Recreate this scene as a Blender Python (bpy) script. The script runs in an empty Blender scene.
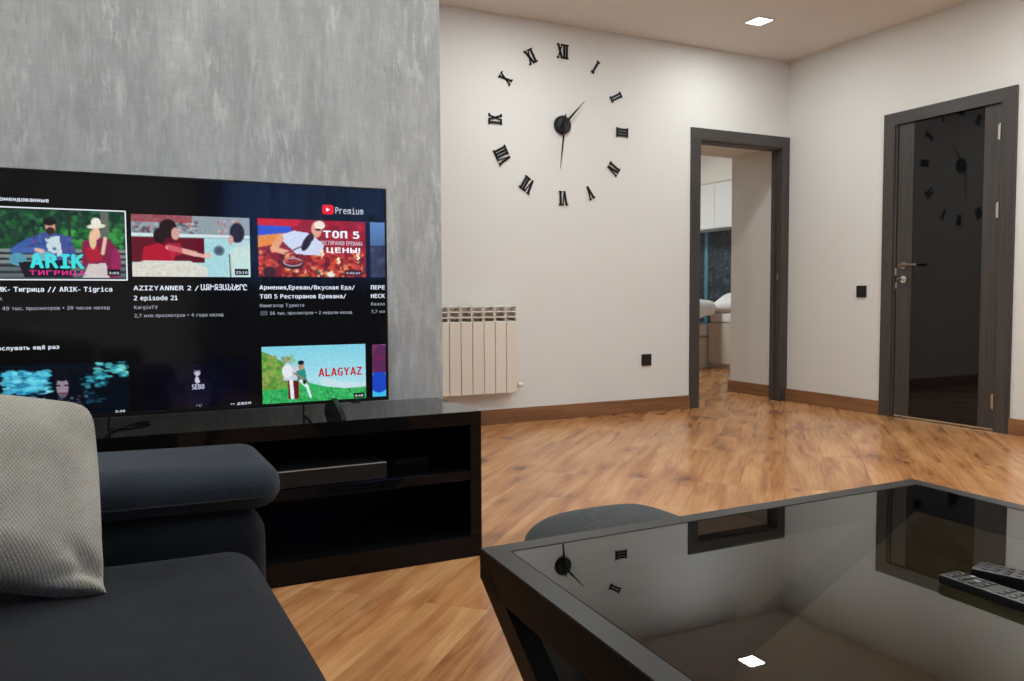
import bpy, bmesh, math, random
import numpy as np
from mathutils import Vector, Matrix, noise
random.seed(7)
PI = math.pi
S = bpy.context.scene
C = S.collection

# ------------------------------------------------------------------ camera, world, exposure
CAM_YAW, CAM_PITCH, CAM_ROLL, CAM_H, F_PX = .4629, .0547, -.0046, .8662, 821.74
cd = bpy.data.cameras.new('camera'); cam = bpy.data.objects.new('camera', cd); C.objects.link(cam)
cd.sensor_fit = 'HORIZONTAL'; cd.sensor_width = 36; cd.lens = F_PX * 36 / 1024; cd.clip_start = .02
_fw = Vector((math.sin(CAM_YAW)*math.cos(CAM_PITCH), math.cos(CAM_YAW)*math.cos(CAM_PITCH), -math.sin(CAM_PITCH)))
_rt = Vector((math.cos(CAM_YAW), -math.sin(CAM_YAW), 0)); _up = _rt.cross(_fw)
_r2 = _rt*math.cos(CAM_ROLL) + _up*math.sin(CAM_ROLL); _u2 = _up*math.cos(CAM_ROLL) - _rt*math.sin(CAM_ROLL)
cam.matrix_world = Matrix(((_r2.x, _u2.x, -_fw.x, 0), (_r2.y, _u2.y, -_fw.y, 0), (_r2.z, _u2.z, -_fw.z, CAM_H), (0, 0, 0, 1)))
S.camera = cam
w = bpy.data.worlds.new('world'); S.world = w; w.use_nodes = True
w.node_tree.nodes['Background'].inputs[0].default_value = (.50, .68, 1, 1)
w.node_tree.nodes['Background'].inputs[1].default_value = 17.0
S.view_settings.view_transform = 'Standard'; S.view_settings.look = 'None'
S.view_settings.gamma = 1; S.view_settings.use_curve_mapping = False
S.view_settings.exposure = 0.0
S.cycles.use_denoising = True
S.cycles.max_bounces = 10; S.cycles.diffuse_bounces = 5; S.cycles.glossy_bounces = 5; S.cycles.transparent_max_bounces = 12
S.cycles.sample_clamp_indirect = 6
LAMP_W = 18.5                       # each ceiling downlight
LAMP_COL = (.96, 1.0, .99)

# ------------------------------------------------------------------ room dimensions (metres, camera above the origin)
NY, EX, H = 4.983, 4.982, 2.7208     # clock wall, door wall, ceiling
GX, GY = 1.148, 2.89                 # grey papered wall: its right edge and its face
WX, SY = -2.4, -2.8                  # wall behind the sofa, window wall

# ------------------------------------------------------------------ materials
def new_mat(name, base=(.5, .5, .5), rough=.5, metal=0, spec=.5, coat=0, coat_rough=.05):
    m = bpy.data.materials.new(name); m.use_nodes = True
    b = m.node_tree.nodes['Principled BSDF']
    b.inputs['Base Color'].default_value = (*base, 1); b.inputs['Roughness'].default_value = rough
    b.inputs['Metallic'].default_value = metal; b.inputs['Specular IOR Level'].default_value = spec
    b.inputs['Coat Weight'].default_value = coat; b.inputs['Coat Roughness'].default_value = coat_rough
    return m
class G:
    """small helper around a node tree"""
    def __init__(s, m): s.m = m; s.t = m.node_tree; s.b = s.t.nodes.get('Principled BSDF')
    def n(s, kind, **kw):
        x = s.t.nodes.new(kind)
        for k, v in kw.items():
            if k in x.inputs.keys() if hasattr(x.inputs, 'keys') else False: x.inputs[k].default_value = v
            else: setattr(x, k, v)
        return x
    def l(s, a, b): s.t.links.new(a, b)
    def coord(s, scale=(1, 1, 1), rot=(0, 0, 0), out='Object'):
        c = s.n('ShaderNodeTexCoord'); mp = s.n('ShaderNodeMapping')
        mp.inputs['Scale'].default_value = scale; mp.inputs['Rotation'].default_value = rot
        s.l(c.outputs[out], mp.inputs[0]); return mp.outputs[0]
    def noise(s, vec, scale, detail=4, rough=.55, dist=0):
        x = s.n('ShaderNodeTexNoise'); x.inputs['Scale'].default_value = scale; x.inputs['Detail'].default_value = detail
        x.inputs['Roughness'].default_value = rough; x.inputs['Distortion'].default_value = dist
        if vec is not None: s.l(vec, x.inputs['Vector'])
        return x.outputs['Fac']
    def ramp(s, fac, stops):
        r = s.n('ShaderNodeValToRGB'); e = r.color_ramp.elements
        while len(e) < len(stops): e.new(.5)
        for q, (p, c) in zip(e, stops): q.position = p; q.color = (*c, 1) if len(c) == 3 else c
        s.l(fac, r.inputs[0]); return r.outputs[0]
    def mix(s, fac, a, b, mode='MIX'):
        x = s.n('ShaderNodeMix'); x.data_type = 'RGBA'; x.blend_type = mode
        for i, v in ((0, fac), (6, a), (7, b)):
            if hasattr(v, 'is_output') or isinstance(v, bpy.types.NodeSocket): s.l(v, x.inputs[i])
            else: x.inputs[i].default_value = v if i == 0 else (*v, 1)
        return x.outputs[2]
    def math(s, op, a, b=0.0, c=0.0):
        x = s.n('ShaderNodeMath'); x.operation = op
        for i, v in enumerate((a, b, c)):
            if isinstance(v, bpy.types.NodeSocket): s.l(v, x.inputs[i])
            else: x.inputs[i].default_value = v
        return x.outputs[0]
    def bump(s, h, strength, dist=.002):
        x = s.n('ShaderNodeBump'); x.inputs['Strength'].default_value = strength; x.inputs['Distance'].default_value = dist
        s.l(h, x.inputs['Height']); s.l(x.outputs[0], s.b.inputs['Normal'])

def paint(name, col, rough=.75):
    m = new_mat(name, col, rough, spec=.3); g = G(m); v = g.coord()
    g.l(g.mix(g.noise(v, 1.3, 3), tuple(c*.97 for c in col), tuple(min(1, c*1.02) for c in col)), g.b.inputs['Base Color'])
    g.bump(g.noise(v, 160, 3), .12, .001); return m
M = {}
M['wall'] = paint('beige_wall_paint', (.72, .718, .688))
M['ceiling'] = paint('ceiling_paint', (.70, .68, .65))
M['bedroom_wall'] = paint('bedroom_paint', (.72, .69, .64))
M['cabinet'] = new_mat('white_cabinet', (.66, .66, .65), .35)
M['bedbase'] = new_mat('cream_board', (.62, .56, .48), .5)

def wallpaper():
    m = new_mat('grey_streaked_wallpaper', (.4, .4, .4), .62, spec=.35); g = G(m)
    v1 = g.coord((7, 7, 2.2)); v2 = g.coord((34, 34, 5)); v3 = g.coord((30, 30, 8)); v4 = g.coord((240, 240, 12)); vh = g.coord((10, 10, 170)); v5 = g.coord((4, 4, 1.2))
    base = g.ramp(g.noise(v1, 1.5, 6, .65, .4), [(.35, (.375, .392, .388)), (.5, (.435, .452, .445)), (.66, (.510, .526, .512))])
    streak = g.ramp(g.noise(v2, 1.4, 6, .72), [(.46, (0, 0, 0)), (.72, (1, 1, 1))])
    base = g.mix(g.math('MULTIPLY', streak, .55), base, (.60, .62, .60))
    blot = g.ramp(g.noise(v3, 1.0, 8, .70, .25), [(.50, (0, 0, 0)), (.60, (1, 1, 1))])
    blot = g.math('MULTIPLY', blot, g.ramp(g.noise(v5, 2.2, 5, .65), [(.44, (.05,)*3), (.60, (1,)*3)]))
    base = g.mix(g.math('MULTIPLY', blot, .62), base, (.70, .72, .685))
    fine = g.math('ADD', g.math('MULTIPLY', g.noise(v4, 1.1, 3), .62), g.math('MULTIPLY', g.noise(vh, 1.1, 2), .38))
    base = g.mix(.26, base, g.ramp(fine, [(.35, (.66,)*3), (.65, (1.22,)*3)]), 'MULTIPLY')
    g.l(base, g.b.inputs['Base Color']); g.bump(fine, .22, .0015)
    return m
M['wallpaper'] = wallpaper()

def floor_mat():
    m = new_mat('oak_laminate', (.5, .3, .15), .33, spec=.36); g = G(m)
    v = g.coord((1, 1, 1), (0, 0, -PI/4))                # planks run at 45 degrees to the walls
    br = g.n('ShaderNodeTexBrick'); br.offset = .37; br.offset_frequency = 2; br.squash = 1
    br.inputs['Scale'].default_value = 1; br.inputs['Brick Width'].default_value = 1.28; br.inputs['Row Height'].default_value = .192
    br.inputs['Mortar Size'].default_value = .0013; br.inputs['Mortar Smooth'].default_value = .1; br.inputs['Bias'].default_value = 0
    br.inputs['Color1'].default_value = (0, 0, 0, 1); br.inputs['Color2'].default_value = (1, 1, 1, 1); br.inputs['Mortar'].default_value = (.5, .5, .5, 1)
    g.l(v, br.inputs['Vector'])
    # per plank shift of the grain
    sh = g.n('ShaderNodeVectorMath'); sh.operation = 'MULTIPLY_ADD'
    g.l(br.outputs['Color'], sh.inputs[0]); sh.inputs[1].default_value = (7.3, 13.1, 3.7); g.l(v, sh.inputs[2])
    def scaled(sx, sy):
        q = g.n('ShaderNodeMapping'); q.inputs['Scale'].default_value = (sx, sy, 1); g.l(sh.outputs[0], q.inputs[0]); return q.outputs[0]
    grain = g.noise(scaled(1.0, 8.5), 1.5, 7, .58, .7)
    fine = g.noise(scaled(4, 120), 1.0, 4, .6)
    cloud = g.noise(scaled(1.6, 4), 1.1, 3, .5)
    col = g.ramp(grain, [(.30, (.27, .110, .040)), (.44, (.435, .200, .078)), (.57, (.515, .268, .112)), (.72, (.585, .335, .158))])
    col = g.mix(.62, col, g.ramp(fine, [(.3, (.74, .68, .62)), (.6, (1.08, 1.08, 1.08))]), 'MULTIPLY')
    col = g.mix(.7, col, g.ramp(cloud, [(.3, (.80, .74, .70)), (.65, (1.12, 1.12, 1.15))]), 'MULTIPLY')
    col = g.mix(.15, col, g.ramp(br.outputs['Color'], [(0, (.72, .68, .66)), (1, (1.15, 1.15, 1.15))]), 'MULTIPLY')
    # knots
    vo = g.n('ShaderNodeTexVoronoi'); vo.voronoi_dimensions = '2D'; vo.inputs['Scale'].default_value = 1; vo.inputs['Randomness'].default_value = 1
    vv = g.n('ShaderNodeVectorMath'); vv.operation = 'ADD'
    nn = g.n('ShaderNodeTexNoise'); nn.inputs['Scale'].default_value = 5; nn.inputs['Detail'].default_value = 4; g.l(scaled(1.2, 4), nn.inputs['Vector'])
    ms = g.n('ShaderNodeVectorMath'); ms.operation = 'SCALE'; ms.inputs[3].default_value = .45; g.l(nn.outputs['Color'], ms.inputs[0])
    g.l(scaled(1.55, 4.0), vv.inputs[0]); g.l(ms.outputs[0], vv.inputs[1]); g.l(vv.outputs[0], vo.inputs['Vector'])
    kmask = g.ramp(g.noise(v, .9, 3, .6), [(.42, (.12,)*3), (.60, (1,)*3)])
    knot = g.ramp(vo.outputs['Distance'], [(.02, (1, 1, 1)), (.34, (0, 0, 0))])
    col = g.mix(g.math('MULTIPLY', g.math('MULTIPLY', knot, .75), kmask), col, (.20, .066, .028))
    core = g.ramp(vo.outputs['Distance'], [(.0, (1, 1, 1)), (.11, (0, 0, 0))])
    col = g.mix(g.math('MULTIPLY', g.math('MULTIPLY', core, .75), kmask), col, (.075, .035, .02))
    seam = br.outputs['Fac']
    col = g.mix(g.math('MULTIPLY', seam, .35), col, (.16, .075, .03))
    g.l(col, g.b.inputs['Base Color'])
    g.l(g.math('ADD', g.math('MULTIPLY', g.noise(scaled(3, 30), 1, 3), .10), .17), g.b.inputs['Roughness'])
    g.bump(g.math('SUBTRACT', g.math('MULTIPLY', fine, .4), g.math('MULTIPLY', seam, 1)), .12, .001)
    return m
M['floor'] = floor_mat()

def grain_mat(name, dark, light, axis='z', rough=.42, fine=110):
    m = new_mat(name, dark, rough); g = G(m)
    sc = {'z': (fine, fine, 2.5), 'x': (2.5, fine, fine), 'y': (fine, 2.5, fine)}[axis]
    n1 = g.noise(g.coord(sc), 1, 5, .6, .4); n2 = g.noise(g.coord(tuple(s*.25 for s in sc)), 1, 4)
    f = g.math('ADD', g.math('MULTIPLY', n1, .6), g.math('MULTIPLY', n2, .4))
    g.l(g.ramp(f, [(.35, dark), (.65, light)]), g.b.inputs['Base Color']); g.bump(n1, .15, .001); return m
M['casing_v'] = grain_mat('dark_wood_vertical', (.034, .029, .027), (.066, .058, .054))
M['casing_x'] = grain_mat('dark_wood_along_x', (.034, .029, .027), (.066, .058, .054), 'x')
M['casing_y'] = grain_mat('dark_wood_along_y', (.034, .029, .027), (.066, .058, .054), 'y')
M['skirt_x'] = grain_mat('skirting_along_x', (.17, .072, .030), (.31, .148, .066), 'x', .4, 40)
M['skirt_y'] = grain_mat('skirting_along_y', (.17, .072, .030), (.31, .148, .066), 'y', .4, 40)
M['black_glass'] = new_mat('black_glass', (.005, .005, .006), .03, spec=.36)
M['gloss_black'] = new_mat('gloss_black_lacquer', (.0045, .0045, .005), .045, spec=.2)
M['gloss_inner'] = new_mat('black_board', (.004, .004, .0045), .25, spec=.12)
M['table_frame'] = new_mat('satin_dark_frame', (.006, .006, .006), .38, spec=.24)
M['table_inner'] = new_mat('table_dark_board', (.012, .012, .012), .45)
M['chrome'] = new_mat('brushed_nickel', (.72, .68, .62), .22, 1)
M['bronze'] = new_mat('dark_nickel', (.30, .25, .21), .28, 1)
M['matte_black'] = new_mat('matte_black', (.006, .006, .006), .5, spec=.2)
M['plastic_black'] = new_mat('black_plastic', (.007, .007, .008), .35, spec=.3)
M['white_enamel'] = new_mat('white_enamel', (.74, .69, .61), .32)
M['socket_black'] = new_mat('socket_black', (.012, .012, .012), .25)
M['grey_button'] = new_mat('grey_button', (.20, .20, .21), .4)
M['device'] = new_mat('device_grey', (.014, .014, .015), .35, spec=.3)
M['metal_line'] = new_mat('metal_line', (.42, .42, .41), .4, .3)
M['gloss_top'] = new_mat('gloss_black_top', (.004, .004, .0045), .03, spec=1.0)
M['linen'] = new_mat('white_linen', (.80, .80, .80), .85)
M['pale_blue'] = new_mat('pale_blue_streak', (.12, .26, .36), .4)
M['window_white'] = new_mat('white_frame', (.75, .75, .75), .4)
def glass_pane():
    m = bpy.data.materials.new('window_glass'); m.use_nodes = True; t = m.node_tree; t.nodes.clear()
    o = t.nodes.new('ShaderNodeOutputMaterial'); mx = t.nodes.new('ShaderNodeMixShader'); tr = t.nodes.new('ShaderNodeBsdfTransparent'); gl = t.nodes.new('ShaderNodeBsdfGlossy'); fr = t.nodes.new('ShaderNodeFresnel')
    gl.inputs['Roughness'].default_value = .01; t.links.new(fr.outputs[0], mx.inputs[0]); t.links.new(tr.outputs[0], mx.inputs[1]); t.links.new(gl.outputs[0], mx.inputs[2]); t.links.new(mx.outputs[0], o.inputs[0]); return m
M['glass'] = glass_pane()
def tinted_glass():
    m = bpy.data.materials.new('smoked_glass'); m.use_nodes = True; t = m.node_tree; t.nodes.clear()
    o = t.nodes.new('ShaderNodeOutputMaterial'); mx = t.nodes.new('ShaderNodeMixShader'); tr = t.nodes.new('ShaderNodeBsdfTransparent'); gl = t.nodes.new('ShaderNodeBsdfGlossy'); fr = t.nodes.new('ShaderNodeFresnel')
    tr.inputs[0].default_value = (.21, .26, .27, 1); fr.inputs[0].default_value = 1.76
    ge = t.nodes.new('ShaderNodeNewGeometry'); inv = t.nodes.new('ShaderNodeMath'); inv.operation = 'SUBTRACT'; inv.inputs[0].default_value = 1; t.links.new(ge.outputs['Backfacing'], inv.inputs[1])
    mu = t.nodes.new('ShaderNodeMath'); mu.operation = 'MULTIPLY'; t.links.new(fr.outputs[0], mu.inputs[0]); t.links.new(inv.outputs[0], mu.inputs[1])
    gl.inputs['Roughness'].default_value = .008; t.links.new(mu.outputs[0], mx.inputs[0]); t.links.new(tr.outputs[0], mx.inputs[1]); t.links.new(gl.outputs[0], mx.inputs[2]); t.links.new(mx.outputs[0], o.inputs[0]); return m
M['smoked'] = tinted_glass()
def curtain_mat():
    m = bpy.data.materials.new('curtain_cloth'); m.use_nodes = True; t = m.node_tree; t.nodes.clear()
    o = t.nodes.new('ShaderNodeOutputMaterial'); mx = t.nodes.new('ShaderNodeMixShader'); a = t.nodes.new('ShaderNodeBsdfDiffuse'); b = t.nodes.new('ShaderNodeBsdfTranslucent')
    a.inputs[0].default_value = (.35, .45, .58, 1); b.inputs[0].default_value = (.42, .60, .82, 1); mx.inputs[0].default_value = .6
    t.links.new(a.outputs[0], mx.inputs[1]); t.links.new(b.outputs[0], mx.inputs[2]); t.links.new(mx.outputs[0], o.inputs[0]); return m
M['curtain'] = curtain_mat()
def fabric(name, c1, c2, weave, rough=.95, bump=.5, rot=0.0, rows=None):
    """woven cloth: two crossed wave patterns plus slight mottling"""
    m = new_mat(name, c1, rough, spec=.15); g = G(m)
    m.node_tree.nodes['Principled BSDF'].inputs['Sheen Weight'].default_value = .08
    v = g.coord((1, 1, 1), (0, 0, rot))
    sx = g.n('ShaderNodeSeparateXYZ'); g.l(v, sx.inputs[0])
    def wave(o, k): return g.math('SINE', g.math('MULTIPLY', o, k))
    h = g.math('MULTIPLY', wave(sx.outputs[0], weave), wave(sx.outputs[1], rows or weave))
    if rows is None: h = g.math('ADD', h, g.math('MULTIPLY', wave(sx.outputs[2], weave), .5))
    n = g.noise(v, 9, 4, .6); nf = g.noise(v, 420, 2)
    hh = g.math('ADD', g.math('MULTIPLY', h, .5), g.math('MULTIPLY', nf, 1.0))
    f = g.math('ADD', g.math('MULTIPLY', hh, .32), g.math('MULTIPLY', n, .75))
    g.l(g.ramp(f, [(.25, c1), (.8, c2)]), g.b.inputs['Base Color']); g.bump(hh, bump, .0016); return m
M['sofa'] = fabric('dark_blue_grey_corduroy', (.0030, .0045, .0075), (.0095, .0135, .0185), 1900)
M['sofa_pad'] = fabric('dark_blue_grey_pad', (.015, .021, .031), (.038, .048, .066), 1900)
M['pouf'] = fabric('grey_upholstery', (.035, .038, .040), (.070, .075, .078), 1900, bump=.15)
M['pouf_shade'] = fabric('pouf_side_shaded', (.006, .007, .008), (.014, .015, .017), 1900, bump=.15)  # pouf fabric darkened to hold the shade on its sides
M['piping'] = new_mat('dark_piping', (.012, .013, .016), .8)
M['cushion'] = fabric('beige_woven_cloth', (.24, .225, .185), (.52, .50, .44), 1250, bump=.9, rows=900)
def dark_paper():
    m = new_mat('dark_blue_mottled_paper', (.03, .04, .05), .5); g = G(m)
    g.l(g.ramp(g.noise(g.coord((10, 10, 10)), 1.5, 5, .7, 1.5), [(.42, (.016, .022, .032)), (.56, (.055, .075, .095)), (.7, (.16, .19, .21))]), g.b.inputs['Base Color']); return m
M['dark_paper'] = dark_paper()
def emit(name, col, strength, gloss=False):
    m = new_mat(name, (.003, .003, .004), .06, spec=.32); b = m.node_tree.nodes['Principled BSDF']
    b.inputs['Emission Color'].default_value = (*col, 1); b.inputs['Emission Strength'].default_value = strength; return m
M['lamp'] = emit('lamp_diffuser', (1, .97, .92), 7)
M['screen'] = emit('screen_panel', (.0022, .0023, .0027), 1)
def painted():
    m = emit('screen_picture', (1, 1, 1), 1.0); g = G(m)
    a = g.n('ShaderNodeAttribute'); a.attribute_name = 'Col'; g.l(a.outputs['Color'], g.b.inputs['Emission Color']); return m
M['picture'] = painted()

# ------------------------------------------------------------------ mesh helpers
def obj(name, bm, mats, parent=None, label=None, smooth=False, loc=None):
    me = bpy.data.meshes.new(name)
    if isinstance(bm, bpy.types.Mesh): me = bm
    else:
        bmesh.ops.recalc_face_normals(bm, faces=bm.faces[:]); bm.to_mesh(me); bm.free()
    for m in (mats if isinstance(mats, (list, tuple)) else [mats]): me.materials.append(m)
    if smooth is not False:
        for p in me.polygons: p.use_smooth = True
        if smooth is not True: me.set_sharp_from_angle(angle=smooth)
    o = bpy.data.objects.new(name, me); C.objects.link(o)
    if loc: o.location = loc
    if parent: o.parent = parent
    if label: o['label'] = label
    return o
def tag(o, label, cat, group=None, kind=None):
    o['label'] = label; o['category'] = cat
    if group: o['group'] = group
    if kind: o['kind'] = kind
    return o
def thing(name, label, cat, loc=(0, 0, 0), rz=0, group=None):
    o = bpy.data.objects.new(name, None); o.empty_display_size = .05; C.objects.link(o); o.location = loc; o.rotation_euler = (0, 0, rz)
    return tag(o, label, cat, group)
def structure(name, bm, mats, label=None, parent=None, **k):
    o = obj(name, bm, mats, parent, **k)
    if not parent: o['kind'] = 'structure'
    if label: o['label'] = label
    return o
def dup(root, loc, label):
    r = root.copy(); C.objects.link(r); r.location = loc; r['label'] = label
    for ch in list(root.children):
        c = ch.copy(); C.objects.link(c); c.parent = r
        for gch in ch.children:
            d = gch.copy(); C.objects.link(d); d.parent = c
    return r
BM = bmesh.new
def box(bm, x0, x1, y0, y1, z0, z1, mi=0, bev=0, mat=None):
    vs = [bm.verts.new(p) for p in ((x0, y0, z0), (x1, y0, z0), (x1, y1, z0), (x0, y1, z0), (x0, y0, z1), (x1, y0, z1), (x1, y1, z1), (x0, y1, z1))]
    fs = [bm.faces.new([vs[i] for i in q]) for q in ((0, 3, 2, 1), (4, 5, 6, 7), (0, 1, 5, 4), (1, 2, 6, 5), (2, 3, 7, 6), (3, 0, 4, 7))]
    for f in fs: f.material_index = mi
    if mat is not None: bmesh.ops.transform(bm, matrix=mat, verts=vs)
    if bev:
        es = list({e for f in fs for e in f.edges})
        r = bmesh.ops.bevel(bm, geom=es, offset=bev, segments=2, affect='EDGES', profile=.6)
        for f in r['faces']: f.material_index = mi
    return bm
def bx(*a, **k): return box(BM(), *a, **k)
def cyl(bm, p0, p1, r0, r1=None, n=20, mi=0):
    p0, p1 = Vector(p0), Vector(p1); r1 = r0 if r1 is None else r1
    d = (p1-p0).normalized(); a = d.orthogonal().normalized(); b = d.cross(a)
    A = [bm.verts.new(p0 + (a*math.cos(t)+b*math.sin(t))*r0) for t in [2*PI*i/n for i in range(n)]]
    B = [bm.verts.new(p1 + (a*math.cos(t)+b*math.sin(t))*r1) for t in [2*PI*i/n for i in range(n)]]
    for i in range(n): bm.faces.new((A[i], A[(i+1) % n], B[(i+1) % n], B[i])).material_index = mi
    bm.faces.new(A[::-1]).material_index = mi; bm.faces.new(B).material_index = mi
    return bm
def tube(bm, pts, r, n=8):
    pts = [Vector(p) for p in pts]; rings = []; a = None
    for i, p in enumerate(pts):
        d = (pts[min(i+1, len(pts)-1)] - pts[max(i-1, 0)]).normalized()
        a = d.orthogonal().normalized() if a is None else (a - d*a.dot(d)).normalized()
        b = d.cross(a); rings.append([bm.verts.new(p + (a*math.cos(2*PI*k/n)+b*math.sin(2*PI*k/n))*r) for k in range(n)])
    for A, B in zip(rings, rings[1:]):
        for k in range(n): bm.faces.new((A[k], A[(k+1) % n], B[(k+1) % n], B[k]))
    bm.faces.new(rings[0][::-1]); bm.faces.new(rings[-1]); return bm
def smooth_pts(P, n=8):
    P = [Vector(p) for p in P]; out = []
    for i in range(len(P)-1):
        a, b, c, d = P[max(i-1, 0)], P[i], P[i+1], P[min(i+2, len(P)-1)]
        for k in range(n):
            t = k/n; out.append(.5*((2*b)+(c-a)*t+(2*a-5*b+4*c-d)*t*t+(3*b-a-3*c+d)*t**3))
    return out + [P[-1]]
def soft(hx, hy, hz, r, n=26, puff=0.0, wob=0.0, seed=0):
    """rounded upholstery block, half sizes hx hy hz, corner radius r, swollen by puff, gently uneven by wob"""
    bm = BM(); bmesh.ops.create_cube(bm, size=2)
    bmesh.ops.subdivide_edges(bm, edges=bm.edges[:], cuts=n, use_grid_fill=True)
    h = Vector((hx, hy, hz)); r = r if isinstance(r, tuple) else (r, r, r); R = Vector((min(r[0], hx), min(r[1], hy), min(r[2], hz)))
    for v in bm.verts:
        q = Vector([math.copysign(1-(1-abs(c))**1.0, c) for c in v.co])
        # crowd the grid towards the edges so that the corners are round
        q = Vector([math.sin(c*PI/2) for c in q])
        P = Vector([q[i]*h[i] for i in range(3)])
        I = Vector([max(-(h[i]-R[i]), min(h[i]-R[i], P[i])) for i in range(3)])
        d = P-I
        if d.length > 1e-7:
            e = Vector([d[i]/R[i] for i in range(3)]); e.normalize()
            P = I + Vector([e[i]*R[i] for i in range(3)])
        u = [P[i]/h[i] for i in range(3)]
        pz = puff*(1-u[0]**2)*(1-u[1]**2)
        P.z += math.copysign(pz, P.z)*min(1, abs(u[2])*1.5)
        if wob: P += Vector((0, 0, 1))*wob*noise.noise(Vector((P.x*3+seed, P.y*3, P.z*2+seed)))
        v.co = P
    return bm
def to_mat(o, M4): o.matrix_world = M4

# ------------------------------------------------------------------ the room
structure('floor', bx(WX-.1, 7.6, SY-.1, 10.2, -.06, 0), M['floor'], 'orange brown oak laminate floor laid diagonally')
structure('ceiling', bx(WX-.1, EX+.1, SY-.1, NY+.1, H, H+.08), M['ceiling'], 'beige white flat ceiling')
b = BM()
box(b, GX-.02, 4.035, NY, NY+.10, 0, H); box(b, 4.945, EX+.1, NY, NY+.10, 0, H); box(b, 4.035, 4.945, NY, NY+.10, 2.062, H)
box(b, EX+.1, 5.2, NY+.05, NY+.10, 0, H)
structure('wall_north', b, M['wall'], 'beige wall that carries the clock')
b = BM()
box(b, EX, EX+.12, SY-.1, 3.17, 0, H); box(b, EX, EX+.12, 4.03, NY, 0, H); box(b, EX, EX+.12, 3.17, 4.03, 2.07, H)
structure('wall_east', b, M['wall'], 'beige wall with the dark door')
structure('wall_center', bx(WX-.1, GX, GY, NY+.1, 0, H), M['wallpaper'], 'grey streaked wallpaper wall behind the television')
structure('wall_west', bx(WX-.1, WX, SY-.1, GY, 0, H), M['wall'], 'beige wall behind the sofa')
WIN = (1.0, 3.1, .95, 2.45)
b = BM()
box(b, WX, WIN[0], SY-.12, SY, 0, H); box(b, WIN[1], EX, SY-.12, SY, 0, H)
box(b, WIN[0], WIN[1], SY-.12, SY, 0, WIN[2]); box(b, WIN[0], WIN[1], SY-.12, SY, WIN[3], H)
structure('wall_south', b, M['wall'], 'beige wall with the curtained window')
# window
b = BM()
x0, x1, z0, z1 = WIN; t = .06
box(b, x0, x0+t, SY-.09, SY-.03, z0, z1); box(b, x1-t, x1, SY-.09, SY-.03, z0, z1); box(b, x0+t, x1-t, SY-.09, SY-.03, z0, z0+t); box(b, x0+t, x1-t, SY-.09, SY-.03, z1-t, z1)
box(b, (x0+x1)/2-.04, (x0+x1)/2+.04, SY-.09, SY-.03, z0+t, z1-t)
wo = structure('window_1', b, M['window_white'], 'white framed window behind a pale blue curtain')
structure('window_pane', bx(x0+t, x1-t, SY-.065, SY-.058, z0+t, z1-t), M['glass'], parent=wo)
pl = bpy.data.lights.new('window_portal', 'AREA'); pl.shape = 'RECTANGLE'; pl.size = x1-x0; pl.size_y = z1-z0; pl.cycles.is_portal = True
po = bpy.data.objects.new('window_portal', pl); C.objects.link(po); po.location = ((x0+x1)/2, SY-.10, (z0+z1)/2); po.rotation_euler = (PI/2, 0, PI); 
# curtain: pleated sheet hung in front of the window
b = BM(); n = 260; rows = []
for zi in (2.60, 1.7, .03):
    rows.append([b.verts.new((.80+2.55*i/n, SY+.12+.028*math.sin(i*.37+.6*math.sin(i*.05))*1.5+.014*math.sin(i*.17+1), zi)) for i in range(n+1)])
for A, B in zip(rows, rows[1:]):
    for i in range(n): b.faces.new((A[i], A[i+1], B[i+1], B[i]))
cu = obj('curtain', b, M['curtain'], smooth=True); tag(cu, 'long pale blue pleated curtain over the window behind the sofa', 'curtain')
md = cu.modifiers.new('thickness', 'SOLIDIFY'); md.thickness = .002
rod = obj('curtain_rod', cyl(BM(), (.70, SY+.12, 2.63), (3.45, SY+.12, 2.63), .014), M['chrome'], smooth=math.radians(40))
for x in (.78, 3.37): obj('rod_bracket', bx(x-.01, x+.01, SY+.001, SY+.13, 2.62, 2.64), M['chrome'], parent=rod)
rod.name = 'curtain_rod'; tag(rod, 'metal curtain rod on brackets above the window curtain', 'curtain rod')

# skirting boards
SK = .10
structure('baseboard_north', bx(GX, 3.992, NY-.016, NY, 0, SK, bev=.003), M['skirt_x'], 'brown wooden skirting under the clock')
structure('baseboard_east', bx(EX-.016, EX, 4.07, NY, 0, SK, bev=.003), M['skirt_y'], 'brown wooden skirting between doorway and door')
structure('baseboard_east_right', bx(EX-.016, EX, SY, 3.127, 0, SK, bev=.003), M['skirt_y'], 'brown wooden skirting right of the dark door')
structure('baseboard_west', bx(WX, WX+.016, SY, GY, 0, SK, bev=.003), M['skirt_y'])
structure('baseboard_south', bx(WX, EX, SY, SY+.016, 0, SK, bev=.003), M['skirt_x'])
structure('baseboard_center', bx(WX, GX, GY-.016, GY, 0, SK, bev=.003), M['skirt_x'])

# doorway casing (no leaf) in the clock wall
HD = 2.12
tr = bpy.data.objects.new('trim_1', None); C.objects.link(tr); tr.location = (4.49, NY, 0); tr['kind'] = 'structure'; tr['label'] = 'dark wood casing of the open bedroom doorway'
def child_box(name, parent, mat, a, bev=.002, label=None):
    L = parent.matrix_world.translation if False else parent.location
    return obj(name, bx(a[0]-L[0], a[1]-L[0], a[2]-L[1], a[3]-L[1], a[4]-L[2], a[5]-L[2], bev=bev), mat, parent, label)
cw = .088
child_box('casing_post', tr, M['casing_v'], (3.992, 3.992+cw, NY-.016, NY, 0, HD-cw))
child_box('casing_post', tr, M['casing_v'], (4.984-cw+.004, 4.980, NY-.016, NY, 0, HD-cw))
child_box('casing_head', tr, M['casing_x'], (3.992, 4.980, NY-.016, NY, HD-cw, HD))
jy0, jy1 = NY-.004, NY+.108
child_box('jamb', tr, M['casing_v'], (4.06, 4.082, jy0, jy1, 0, 2.022))
child_box('jamb', tr, M['casing_v'], (4.905, 4.927, jy0, jy1, 0, 2.022))
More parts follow.
